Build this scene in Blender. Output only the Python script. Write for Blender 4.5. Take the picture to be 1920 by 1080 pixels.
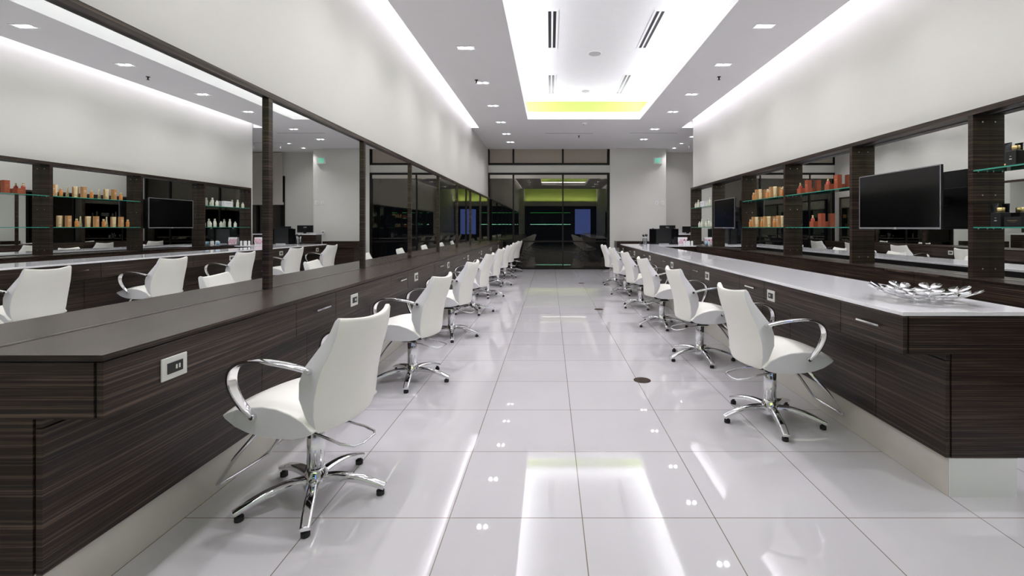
import bpy, math, random
from mathutils import Vector, Matrix
random.seed(7)
PI = math.pi
for o in list(bpy.data.objects): bpy.data.objects.remove(o)
SC = bpy.context.scene
COL = SC.collection

# ------------------------------------------------------------------ camera, world, exposure
F = 850.0
cam_d = bpy.data.cameras.new('camera'); cam = bpy.data.objects.new('camera', cam_d); COL.objects.link(cam)
cam.location = (0, 0, 1.3); cam.rotation_euler = (PI/2, 0, 0)
cam_d.sensor_width = 36; cam_d.sensor_fit = 'HORIZONTAL'; cam_d.lens = F/1920*36
cam_d.shift_x = -72/1920; cam_d.shift_y = -114/1920
cam_d.clip_start = 0.05; cam_d.clip_end = 200
SC.camera = cam
w = bpy.data.worlds.new('night'); SC.world = w; w.use_nodes = True
w.node_tree.nodes['Background'].inputs[0].default_value = (0.004, 0.005, 0.008, 1)
w.node_tree.nodes['Background'].inputs[1].default_value = 1.0
SC.view_settings.view_transform = 'Standard'; SC.view_settings.look = 'None'
SC.view_settings.gamma = 1; SC.view_settings.use_curve_mapping = False
SC.view_settings.exposure = 0.75

# room constants
ZC = 3.71            # main ceiling
ZT = 4.18            # tray ceiling
XL = -1.92; XR = 3.44; YB = 14.0
P_DOWN = 43.0; P_COVE = 3.8; P_TRAY = 4.8; P_GREEN = 12.0

def area(name, loc, rot, sx, sy, power, color=(1, 1, 1), parent=None, spread=PI):
    d = bpy.data.lights.new(name, 'AREA'); d.shape = 'RECTANGLE'; d.size = sx; d.size_y = sy
    d.energy = power; d.color = color; d.spread = spread
    o = bpy.data.objects.new(name, d); COL.objects.link(o); o.location = loc; o.rotation_euler = rot
    if parent: o.parent = parent
    return o
COOL = (0.97, 0.94, 1.08)
# hidden LED runs: wall-wash slots and the tray cove
area('slot_led_left', (-1.82, 5.35, 4.10), (0, math.radians(10), 0), 0.05, 11.2, P_COVE*11.2, COOL)
area('slot_led_right', (3.31, 5.35, 4.10), (0, math.radians(-10), 0), 0.05, 11.2, P_COVE*11.2, COOL)
area('tray_led_left', (-0.60, 5.9, 3.91), (0, PI+0.5, 0), 0.05, 8.6, P_TRAY*8.6, COOL)
area('tray_led_right', (2.09, 5.9, 3.91), (0, PI-0.5, 0), 0.05, 8.6, P_TRAY*8.6, COOL)
area('tray_led_far', (0.745, 10.23, 3.91), (PI+0.9, 0, 0), 2.7, 0.05, P_TRAY*1.5, COOL)
area('tray_led_near', (0.745, 1.61, 3.91), (PI-0.5, 0, 0), 2.7, 0.05, P_TRAY*2.7, COOL)
area('rear_cove_led', (0.75, -5.75, 3.22), (PI, 0, 0), 5.2, 0.06, P_GREEN*5.0, (1.0, 1.0, 0.95))

# ------------------------------------------------------------------ materials
def newmat(name):
    m = bpy.data.materials.new(name); m.use_nodes = True
    return m, m.node_tree.nodes, m.node_tree.links, m.node_tree.nodes['Principled BSDF']
def mat(name, col, rough=0.5, metal=0.0, spec=0.5, coat=0.0, emis=None, estr=0.0, noise=0.0, nscale=8.0, bump=0.0):
    m, N, L, b = newmat(name)
    b.inputs['Base Color'].default_value = (*col, 1); b.inputs['Roughness'].default_value = rough
    b.inputs['Metallic'].default_value = metal; b.inputs['Specular IOR Level'].default_value = spec
    b.inputs['Coat Weight'].default_value = coat; b.inputs['Coat Roughness'].default_value = 0.03
    if emis: b.inputs['Emission Color'].default_value = (*emis, 1); b.inputs['Emission Strength'].default_value = estr
    if noise or bump:
        tc = N.new('ShaderNodeTexCoord'); nz = N.new('ShaderNodeTexNoise'); nz.inputs['Scale'].default_value = nscale
        nz.inputs['Detail'].default_value = 4
        L.new(tc.outputs['Object'], nz.inputs['Vector'])
        if noise:
            r = N.new('ShaderNodeValToRGB')
            r.color_ramp.elements[0].position = 0.3; r.color_ramp.elements[1].position = 0.7
            r.color_ramp.elements[0].color = (*[c*(1-noise) for c in col], 1); r.color_ramp.elements[1].color = (*[min(1, c*(1+noise)) for c in col], 1)
            L.new(nz.outputs['Fac'], r.inputs['Fac']); L.new(r.outputs['Color'], b.inputs['Base Color'])
        if bump:
            bp = N.new('ShaderNodeBump'); bp.inputs['Strength'].default_value = bump; bp.inputs['Distance'].default_value = 0.002
            L.new(nz.outputs['Fac'], bp.inputs['Height']); L.new(bp.outputs['Normal'], b.inputs['Normal'])
    return m
def wood(name, scale, rough=0.28, lift=1.0, spec=0.32):
    m, N, L, b = newmat(name)
    g = N.new('ShaderNodeNewGeometry')
    def band(sc, detail, lo, hi):
        mp = N.new('ShaderNodeMapping'); mp.inputs['Scale'].default_value = sc
        L.new(g.outputs['Position'], mp.inputs['Vector'])
        nz = N.new('ShaderNodeTexNoise'); nz.inputs['Scale'].default_value = 1; nz.inputs['Detail'].default_value = detail
        nz.inputs['Roughness'].default_value = 0.72
        L.new(mp.outputs['Vector'], nz.inputs['Vector'])
        mr = N.new('ShaderNodeMapRange'); mr.inputs['From Min'].default_value = lo; mr.inputs['From Max'].default_value = hi
        L.new(nz.outputs['Fac'], mr.inputs['Value']); return mr.outputs['Result']
    fine = band(scale, 6, 0.50, 0.72)
    broad = band(tuple(s*0.16 for s in scale), 2, 0.3, 0.7)
    r1 = N.new('ShaderNodeValToRGB'); e = r1.color_ramp.elements
    e[0].color = (0.009*lift, 0.0055*lift, 0.0042*lift, 1); e[1].color = (0.029*lift, 0.0160*lift, 0.0105*lift, 1)
    L.new(broad, r1.inputs['Fac'])
    mx = N.new('ShaderNodeMix'); mx.data_type = 'RGBA'
    L.new(fine, mx.inputs['Factor']); L.new(r1.outputs['Color'], mx.inputs[6]); mx.inputs[7].default_value = (0.175*lift, 0.118*lift, 0.088*lift, 1)
    L.new(mx.outputs[2], b.inputs['Base Color'])
    b.inputs['Roughness'].default_value = rough; b.inputs['Specular IOR Level'].default_value = spec
    bp = N.new('ShaderNodeBump'); bp.inputs['Strength'].default_value = 0.12; bp.inputs['Distance'].default_value = 0.001
    L.new(fine, bp.inputs['Height']); L.new(bp.outputs['Normal'], b.inputs['Normal'])
    return m
M = {}
M['wood'] = wood('wenge_front', (0.9, 0.9, 135), 0.33)
M['wood_top'] = wood('wenge_top', (170, 1.1, 1.1), 0.26, spec=0.6)
M['wood_dark'] = mat('carcass_dark', (0.008, 0.006, 0.005), 0.6, noise=0.2)
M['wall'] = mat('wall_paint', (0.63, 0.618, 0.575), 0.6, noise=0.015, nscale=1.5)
M['wall_brightened'] = mat('wall_paint_brightened', (0.76, 0.75, 0.70), 0.6, noise=0.015, nscale=1.5)  # same wall paint, colour lightened to stand in for light at the far end
M['ceil'] = mat('ceiling_paint', (0.86, 0.85, 0.86), 0.7, noise=0.01, nscale=1.5)
M['white'] = mat('white_paint', (0.86, 0.86, 0.86), 0.5, noise=0.01)
M['green'] = mat('lime_paint', (0.47, 0.62, 0.14), 0.6, noise=0.02)
M['quartz'] = mat('white_quartz', (0.93, 0.92, 0.94), 0.08, coat=0.3, noise=0.02, nscale=60)
M['kick'] = mat('cream_base_tile', (0.62, 0.59, 0.52), 0.15, noise=0.04, nscale=3)
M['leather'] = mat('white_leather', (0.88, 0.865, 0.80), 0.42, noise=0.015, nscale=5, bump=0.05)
M['leather_shaded'] = mat('white_leather_shaded', (0.74, 0.73, 0.75), 0.45, noise=0.015, nscale=5, bump=0.05)  # same white leather, shade of the side panels put into the colour
M['chrome'] = mat('chrome', (0.82, 0.82, 0.84), 0.06, metal=1.0)
M['steel'] = mat('brushed_steel', (0.62, 0.62, 0.63), 0.25, metal=1.0)
M['silver'] = mat('polished_silver', (0.74, 0.74, 0.75), 0.12, metal=1.0)
M['rubber'] = mat('black_rubber', (0.01, 0.01, 0.01), 0.6)
M['black'] = mat('black_plastic', (0.006, 0.006, 0.007), 0.35)
M['gloss_black'] = mat('gloss_black', (0.004, 0.004, 0.005), 0.08)
M['mirror'] = mat('mirror_silver', (0.86, 0.88, 0.86), 0.0, metal=1.0)
M['frame_dark'] = mat('bronze_window_frame', (0.007, 0.006, 0.005), 0.4, spec=0.25)
M['blind'] = mat('beige_roller_blind', (0.42, 0.37, 0.31), 0.8, noise=0.03, nscale=20)
M['blind_pale'] = mat('cream_roller_blind', (0.62, 0.58, 0.52), 0.8, noise=0.02)
M['plate'] = mat('outlet_plate_white', (0.70, 0.70, 0.66), 0.35)
M['drain'] = mat('bronze_cover', (0.055, 0.038, 0.028), 0.75, spec=0.2, noise=0.2, nscale=60)
M['orange'] = mat('amber_plastic', (0.62, 0.24, 0.06), 0.3, noise=0.1)
M['orange_box'] = mat('tan_carton', (0.50, 0.26, 0.10), 0.5, noise=0.08)
M['cream'] = mat('cream_plastic', (0.72, 0.58, 0.34), 0.35)
M['red'] = mat('red_plastic', (0.38, 0.045, 0.03), 0.3)
M['red_box'] = mat('red_carton', (0.33, 0.065, 0.025), 0.5, noise=0.06)
M['gold'] = mat('gold_cap', (0.80, 0.62, 0.30), 0.25, metal=0.9)
M['ivory'] = mat('ivory_plastic', (0.74, 0.74, 0.62), 0.35)
M['label_grey'] = mat('grey_print', (0.22, 0.22, 0.24), 0.5)
M['blue'] = mat('pale_blue_plastic', (0.30, 0.48, 0.62), 0.4)
M['pink'] = mat('pink_plastic', (0.62, 0.10, 0.25), 0.4)
M['paper'] = mat('white_paper', (0.75, 0.75, 0.75), 0.6)
M['screen'] = mat('dark_screen', (0.004, 0.004, 0.004), 0.12, spec=0.4)
M['lamp'] = mat('lamp_glow', (1, 1, 1), 0.5, emis=(0.93, 0.95, 1.0), estr=14.0)
M['lamp_soft'] = mat('lamp_reflector', (0.85, 0.85, 0.88), 0.3, emis=(0.93, 0.95, 1.0), estr=0.35)
M['exit'] = mat('exit_green', (0.02, 0.6, 0.35), 0.5, emis=(0.03, 0.75, 0.42), estr=0.6)
M['blue_glow'] = mat('blue_panel_added_glow', (0.1, 0.15, 0.5), 0.5, emis=(0.18, 0.28, 0.95), estr=1.1)  # glow added to a plain blue panel in the dark rear
M['neon'] = mat('teal_neon', (0.4, 0.9, 0.8), 0.5, emis=(0.35, 1.0, 0.75), estr=5.0)
M['neon_green'] = mat('green_neon', (0.1, 0.8, 0.2), 0.5, emis=(0.08, 0.8, 0.15), estr=1.0)
M['darkwall'] = mat('dark_rear_wall', (0.012, 0.011, 0.010), 0.5)
M['stained'] = mat('grey_speaker_grille', (0.50, 0.50, 0.50), 0.7)

def glass_pane():
    m, N, L, b = newmat('dark_window_glass')
    N.remove(b); out = N['Material Output']
    t = N.new('ShaderNodeBsdfTransparent'); t.inputs[0].default_value = (0.45, 0.45, 0.42, 1)
    g = N.new('ShaderNodeBsdfGlossy'); g.inputs['Roughness'].default_value = 0.0; g.inputs[0].default_value = (1.0, 0.93, 0.80, 1)
    fr = N.new('ShaderNodeFresnel'); fr.inputs['IOR'].default_value = 1.75
    mx = N.new('ShaderNodeMixShader'); L.new(fr.outputs[0], mx.inputs[0]); L.new(t.outputs[0], mx.inputs[1]); L.new(g.outputs[0], mx.inputs[2])
    L.new(mx.outputs[0], out.inputs[0]); return m
M['glass'] = glass_pane()
def shelf_glass(name, tint, refl):
    m, N, L, b = newmat(name); N.remove(b); out = N['Material Output']
    t = N.new('ShaderNodeBsdfTransparent'); t.inputs[0].default_value = (*tint, 1)
    g = N.new('ShaderNodeBsdfGlossy'); g.inputs['Roughness'].default_value = 0.02
    fr = N.new('ShaderNodeFresnel'); fr.inputs['IOR'].default_value = refl
    mx = N.new('ShaderNodeMixShader'); L.new(fr.outputs[0], mx.inputs[0]); L.new(t.outputs[0], mx.inputs[1]); L.new(g.outputs[0], mx.inputs[2])
    L.new(mx.outputs[0], out.inputs[0]); return m
M['shelf_glass'] = shelf_glass('clear_shelf_glass', (0.86, 0.95, 0.91), 1.5)
M['shelf_edge'] = mat('green_glass_edge', (0.05, 0.30, 0.22), 0.1)
M['clear'] = shelf_glass('clear_plastic', (0.80, 0.82, 0.84), 1.5)

def floor_mat():
    m, N, L, b = newmat('polished_floor_tile')
    g = N.new('ShaderNodeNewGeometry'); sx = N.new('ShaderNodeSeparateXYZ'); L.new(g.outputs['Position'], sx.inputs[0])
    def mth(op, a, bb=None):
        n = N.new('ShaderNodeMath'); n.operation = op
        for i, v in enumerate((a, bb)):
            if v is None: continue
            if isinstance(v, (int, float)): n.inputs[i].default_value = v
            else: L.new(v, n.inputs[i])
        return n.outputs[0]
    def line(src, off, per, wd):
        q = mth('FRACT', mth('ADD', mth('DIVIDE', mth('SUBTRACT', src, off), per), 100.5))
        return mth('LESS_THAN', mth('ABSOLUTE', mth('SUBTRACT', q, 0.5)), wd/2/per), mth('FLOOR', mth('ADD', mth('DIVIDE', mth('SUBTRACT', src, off), per), 100))
    lx, ix = line(sx.outputs[0], 0.1424, 0.593, 0.0042)
    ly, iy = line(sx.outputs[1], 2.0275, 0.598, 0.0042)
    ln = mth('MAXIMUM', lx, ly)
    cb = N.new('ShaderNodeCombineXYZ'); L.new(ix, cb.inputs[0]); L.new(iy, cb.inputs[1])
    wn = N.new('ShaderNodeTexWhiteNoise'); wn.noise_dimensions = '2D'; L.new(cb.outputs[0], wn.inputs['Vector'])
    nz = N.new('ShaderNodeTexNoise'); nz.inputs['Scale'].default_value = 2.2; nz.inputs['Detail'].default_value = 5; L.new(g.outputs['Position'], nz.inputs['Vector'])
    v = mth('ADD', mth('MULTIPLY', wn.outputs['Value'], 0.35), mth('MULTIPLY', nz.outputs['Fac'], 0.65))
    r = N.new('ShaderNodeValToRGB'); r.color_ramp.elements[0].color = (0.565, 0.55, 0.56, 1); r.color_ramp.elements[1].color = (0.61, 0.595, 0.605, 1)
    r.color_ramp.elements[0].position = 0.25; r.color_ramp.elements[1].position = 0.75
    L.new(v, r.inputs[0])
    mx = N.new('ShaderNodeMix'); mx.data_type = 'RGBA'; L.new(ln, mx.inputs['Factor']); L.new(r.outputs[0], mx.inputs[6]); mx.inputs[7].default_value = (0.20, 0.16, 0.12, 1)
    L.new(mx.outputs[2], b.inputs['Base Color'])
    b.inputs['Roughness'].default_value = 0.02
    b.inputs['IOR'].default_value = 1.7
    return m
M['floor'] = floor_mat()

# ------------------------------------------------------------------ mesh builder
class MB:
    def __init__(s): s.v = []; s.f = []; s.m = []; s.sm = []
    def add(s, vs, fs, mi=0, smooth=False):
        n = len(s.v); s.v += [tuple(v) for v in vs]
        for f in fs: s.f.append(tuple(i+n for i in f)); s.m.append(mi); s.sm.append(smooth)
        return s
    def box(s, x0, x1, y0, y1, z0, z1, mi=0):
        vs = [(x, y, z) for x in (x0, x1) for y in (y0, y1) for z in (z0, z1)]
        return s.add(vs, [(0, 1, 3, 2), (4, 6, 7, 5), (0, 4, 5, 1), (2, 3, 7, 6), (0, 2, 6, 4), (1, 5, 7, 3)], mi)
    def cyl(s, cx, cy, z0, z1, r0, r1=None, n=20, mi=0, smooth=True):
        if r1 is None: r1 = r0
        return s.lathe([(r0, z0), (r1, z1)], cx, cy, n, mi, smooth)
    def lathe(s, prof, cx=0, cy=0, n=20, mi=0, smooth=True):
        base = len(s.v)
        for r, z in prof:
            for k in range(n):
                a = 2*PI*k/n; s.v.append((cx+r*math.cos(a), cy+r*math.sin(a), z))
        for j in range(len(prof)-1):
            for k in range(n):
                a = base+j*n+k; b = base+j*n+(k+1) % n
                s.f.append((a, b, b+n, a+n)); s.m.append(mi); s.sm.append(smooth)
        s.f.append(tuple(base+k for k in reversed(range(n)))); s.m.append(mi); s.sm.append(False)
        e = base+(len(prof)-1)*n
        s.f.append(tuple(e+k for k in range(n))); s.m.append(mi); s.sm.append(False)
        return s
    def sweep(s, path, sect, mi=0, smooth=True, up=None):
        """path: points; sect(i,t)-> list of (a,b) offsets along side and normal"""
        P = [Vector(p) for p in path]; rings = []
        prev = None
        for i, p in enumerate(P):
            t = (P[min(i+1, len(P)-1)]-P[max(i-1, 0)]).normalized()
            if up is not None: side = Vector(up); side = (side-t*side.dot(t)).normalized()
            elif prev is None:
                q = Vector((0, 0, 1)) if abs(t.z) < 0.9 else Vector((1, 0, 0)); side = (q-t*q.dot(t)).normalized()
            else: side = (prev-t*prev.dot(t)).normalized()
            prev = side; nn = t.cross(side)
            rings.append([p+side*a+nn*b for a, b in sect(i, i/(len(P)-1))])
        k = len(rings[0]); base = len(s.v)
        for r in rings: s.v += [tuple(v) for v in r]
        for j in range(len(rings)-1):
            for q in range(k):
                a = base+j*k+q; b = base+j*k+(q+1) % k
                s.f.append((a, b, b+k, a+k)); s.m.append(mi); s.sm.append(smooth)
        s.f.append(tuple(base+q for q in reversed(range(k)))); s.m.append(mi); s.sm.append(False)
        e = base+(len(rings)-1)*k; s.f.append(tuple(e+q for q in range(k))); s.m.append(mi); s.sm.append(False)
        return s
    def tube(s, path, r, n=8, mi=0):
        c = [(r*math.cos(2*PI*k/n), r*math.sin(2*PI*k/n)) for k in range(n)]
        return s.sweep(path, lambda i, t: c, mi)
    def xf(s, mtx): s.v = [tuple(mtx @ Vector(v)) for v in s.v]; return s
def spline(pts, n=6, closed=False):
    P = [Vector(p) for p in pts]; out = []
    L = len(P)
    for i in range(L if closed else L-1):
        if closed: a, b, c, d = P[(i-1) % L], P[i], P[(i+1) % L], P[(i+2) % L]
        else: a, b, c, d = P[max(i-1, 0)], P[i], P[i+1], P[min(i+2, L-1)]
        for k in range(n):
            t = k/n
            out.append(0.5*((2*b)+(c-a)*t+(2*a-5*b+4*c-d)*t*t+(3*b-a-3*c+d)*t**3))
    if not closed: out.append(P[-1])
    return out
def build(name, mb, mats, parent=None, bevel=0, loc=None, local=False, seg=2, smooth=False):
    """world-coordinate geometry unless local; origin goes to loc (or to the parent's origin)"""
    me = bpy.data.meshes.new(name)
    off = Vector((0, 0, 0))
    if not local:
        if parent is not None:
            q = parent
            while q is not None: off += q.location; q = q.parent
        elif loc is not None: off = Vector(loc)
        else:
            xs = [v[0] for v in mb.v]; ys = [v[1] for v in mb.v]; zs = [v[2] for v in mb.v]
            loc = ((min(xs)+max(xs))/2, (min(ys)+max(ys))/2, min(zs)); off = Vector(loc)
    me.from_pydata([tuple(Vector(v)-off) for v in mb.v], [], mb.f)
    if not isinstance(mats, (list, tuple)): mats = [mats]
    for m in mats: me.materials.append(M[m])
    for p, mi, sm in zip(me.polygons, mb.m, mb.sm): p.material_index = mi; p.use_smooth = sm or smooth
    me.validate(); me.update()
    import bmesh
    bm = bmesh.new(); bm.from_mesh(me); bmesh.ops.recalc_face_normals(bm, faces=bm.faces); bm.to_mesh(me); bm.free()
    o = bpy.data.objects.new(name, me); COL.objects.link(o)
    if parent is not None: o.parent = parent
    elif loc is not None: o.location = loc
    if bevel:
        b = o.modifiers.new('bevel', 'BEVEL'); b.width = bevel; b.segments = seg; b.limit_method = 'ANGLE'; b.angle_limit = math.radians(35)
    return o
def tag(o, label=None, cat=None, group=None, kind=None):
    if label: o['label'] = label
    if cat: o['category'] = cat
    if group: o['group'] = group
    if kind: o['kind'] = kind
    return o
def empty(name, loc, label, cat, group=None, rz=0):
    o = bpy.data.objects.new(name, None); o.empty_display_size = 0.1; COL.objects.link(o); o.location = loc; o.rotation_euler = (0, 0, rz)
    return tag(o, label, cat, group)
def struct(name, mb, mats, **k): return tag(build(name, mb, mats, **k), kind='structure')
def copy_tree(o, parent=None):
    c = o.copy(); COL.objects.link(c)
    if parent is not None: c.parent = parent
    for ch in [q for q in bpy.data.objects if q.parent == o]: copy_tree(ch, c)
    return c
def place(proto, used, loc, rz, label, group=None):
    o = proto if not used[0] else copy_tree(proto)
    used[0] = True
    o.location = loc; o.rotation_euler = (0, 0, rz); o['label'] = label
    if group: o['group'] = group
    return o
def text_mb(s, size, depth=0.001):
    c = bpy.data.curves.new('t', 'FONT'); c.body = s; c.size = size; c.extrude = depth; c.align_x = 'CENTER'; c.align_y = 'CENTER'
    o = bpy.data.objects.new('t', c); COL.objects.link(o)
    dg = bpy.context.evaluated_depsgraph_get(); me = bpy.data.meshes.new_from_object(o.evaluated_get(dg))
    mb = MB(); mb.add([tuple(v.co) for v in me.vertices], [tuple(p.vertices) for p in me.polygons])
    bpy.data.objects.remove(o); bpy.data.curves.remove(c); bpy.data.meshes.remove(me)
    return mb
ORD = ['nearest', 'second', 'third', 'fourth', 'fifth', 'sixth', 'seventh', 'eighth', 'ninth', 'tenth', 'eleventh', 'twelfth', 'thirteenth', 'fourteenth', 'fifteenth', 'sixteenth', 'seventeenth']

# ------------------------------------------------------------------ structure
struct('floor', MB().box(-2.2, 7.0, -6.2, YB+0.03, -0.1, 0.0).box(1.84, 7.0, YB+0.03, 14.9, -0.1, 0.0), 'floor')
struct('ground', MB().box(-6, 1.83, YB+0.04, 24, -0.2, -0.05), 'darkwall')
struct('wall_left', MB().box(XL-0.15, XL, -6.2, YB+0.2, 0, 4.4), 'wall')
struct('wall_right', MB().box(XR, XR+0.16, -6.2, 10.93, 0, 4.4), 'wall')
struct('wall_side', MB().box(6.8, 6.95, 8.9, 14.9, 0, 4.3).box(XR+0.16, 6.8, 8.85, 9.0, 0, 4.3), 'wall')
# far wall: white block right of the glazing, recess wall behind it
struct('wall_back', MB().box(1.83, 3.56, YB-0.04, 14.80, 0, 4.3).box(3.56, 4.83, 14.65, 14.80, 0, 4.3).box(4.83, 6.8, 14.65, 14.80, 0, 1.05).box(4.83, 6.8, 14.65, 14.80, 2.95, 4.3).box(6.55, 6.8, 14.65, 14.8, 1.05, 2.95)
       .box(XL, 1.83, YB+0.02, YB+0.12, 2.98, 3.22).box(XL, 1.83, YB, YB+0.2, 3.71, 4.3), 'wall_brightened')
# ceiling with slots and tray opening
TX0, TX1, TY0, TY1 = -0.51, 2.00, 1.70, 10.14
SY = 11.0
SLX = -1.73; SRX = 3.185
c = MB(); ZL = ZC+0.17
c.box(SLX, TX0, -0.3, SY, ZC, ZL); c.box(TX1, SRX, -0.3, SY, ZC, ZL)
c.box(TX0, TX1, -0.3, TY0, ZC, ZL); c.box(TX0, TX1, TY1, SY, ZC, ZL)
c.box(XL, 6.8, SY, 14.8, ZC, ZL)
c.box(SRX, 6.8, 10.93, SY, ZC, ZL) if False else None
c.box(XR+0.16, 6.8, 8.9, SY, ZC, ZL)
struct('ceiling', c, 'ceil')
struct('trim_1', MB().box(-2.1, 3.62, -0.45, 14.8, ZT, ZT+0.08).box(SLX+0.10, SLX+0.13, -0.3, SY, ZL, ZT).box(SRX-0.13, SRX-0.10, -0.3, SY, ZL, ZT)
       .box(XL, SLX+0.1, SY, SY+0.03, ZL, ZT).box(SRX-0.1, XR, SY-0.07, SY, ZL, ZT).box(-1.95, 3.5, -0.48, -0.3, ZC, 4.6), 'white')
g = 0.26
struct('trim_2', MB().box(TX0-g-0.02, TX0-g, TY0-g, TY1+g, ZL, ZT).box(TX1+g, TX1+g+0.02, TY0-g, TY1+g, ZL, ZT)
       .box(TX0-g, TX1+g, TY1+g, TY1+g+0.02, ZL, ZT).box(TX0-g, TX1+g, TY0-g-0.02, TY0-g, ZL, ZT), 'green')
# rear of the room (seen only reflected in the dark glazing)
struct('wall_rear', MB().box(XL, XR, -6.2, -6.0, 0, 3.18), 'darkwall')
struct('trim_3', MB().box(XL, XR, -6.2, -6.0, 3.18, 4.7), 'green')
struct('trim_4', MB().box(XL, XR, -5.95, -5.55, 2.88, 3.1).box(XL, XR, -5.58, -5.55, 3.1, 3.18), 'wall')
struct('trim_5', MB().box(-2.1, 3.7, -6.2, -0.48, 4.6, 4.7), 'ceil')
tag(build('blue_panel', MB().box(1.84, 3.0, -5.99, -5.95, 0.78, 2.65), 'blue_glow'), 'tall blue panel with added glow reflected at right in dark glass', 'display')  # blue panel whose glow is added, not a screen
tag(build('light_strip', MB().box(-1.5, 1.5, -5.99, -5.97, 1.50, 1.53), 'neon'), 'teal light strip reflected low across dark window glass', 'light strip')
tag(build('light_strip', MB().box(-1.5, 1.5, -5.99, -5.97, 2.37, 2.40), 'neon_green'), 'dim green light strip reflected above the teal one in glass', 'light strip')

# glazing
GY = YB
wf = MB()
def hb(x0, x1, z0, z1, d=0.06): wf.box(x0, x1, GY-d/2, GY+d/2, z0, z1)
MX = (-1.14, 0.384)
hb(XL+0.002, 1.83, 3.22, 3.28); hb(XL+0.002, 1.83, 2.915, 2.98); hb(XL+0.002, 1.83, 0.0, 0.05); hb(XL+0.002, 1.83, 0.84, 0.885, 0.05)
for x in MX: hb(x-0.028, x+0.028, 3.28, ZC); hb(x-0.022, x+0.022, 0.05, 2.915)
hb(1.75, 1.83, 0.05, 2.915); hb(1.78, 1.83, 3.28, ZC); hb(XL+0.002, XL+0.03, 3.28, ZC); hb(XL+0.002, XL+0.05, 0.05, 2.915)
win = struct('window_1', wf, 'frame_dark')
edges = [(XL+0.05, MX[0]-0.022), (MX[0]+0.022, MX[1]-0.022), (MX[1]+0.022, 1.75)]
for a, b in edges:
    build('pane', MB().box(a, b, GY-0.004, GY+0.004, 0.05, 0.84).box(a, b, GY-0.004, GY+0.004, 0.885, 2.915), 'glass', win)
    build('roller_shade', MB().box(a+0.01, b-0.01, GY-0.05, GY-0.01, 2.80, 2.91), 'blind_pale', win)
    build('transom_blind', MB().box(a, b, GY+0.0, GY+0.01, 3.28, ZC), 'blind', win)
# recess window (seen through the left mirror)
w2 = struct('window_2', MB().box(4.83, 4.95, 14.60, 14.70, 1.05, 2.95).box(6.47, 6.55, 14.60, 14.70, 1.05, 2.95).box(4.95, 6.47, 14.60, 14.7, 1.05, 1.12).box(4.95, 6.47, 14.6, 14.7, 2.88, 2.95).box(5.68, 5.73, 14.6, 14.7, 1.12, 2.0), 'frame_dark')
build('pane', MB().box(4.95, 6.47, 14.66, 14.67, 1.12, 2.88), 'glass', w2)
struct('trim_6', MB().box(4.85, 6.6, 14.45, 14.65, 1.0, 1.05), 'white')
tag(build('roller_blind', MB().box(4.86, 6.5, 14.56, 14.57, 2.10, ZC-0.08).box(4.86, 6.5, 14.52, 14.58, ZC-0.1, ZC-0.02).box(4.84, 6.52, 14.54, 14.59, 2.02, 2.10), 'blind_pale'),
    'cream roller blind half lowered over the recess window, seen in mirror', 'blind')

# ------------------------------------------------------------------ left casework
HT = 0.892
LXF, LXP, LXK = -1.426, -1.62, -1.640
LY0, LY1 = 1.443, 13.66
_w = MB().box(LXF, XL+0.055, LY0, LY1, HT-0.020, HT); _w.m = [1, 1, 1, 1, 1, 0]
tag(build('worktop', _w, ['wood_top', 'wood']), 'long dark striped wood worktop under the left mirrors', 'worktop')
struct('baseboard_left', MB().box(LXK, XL+0.001, LY0+0.02, LY1, 0, 0.186), 'kick')

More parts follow.
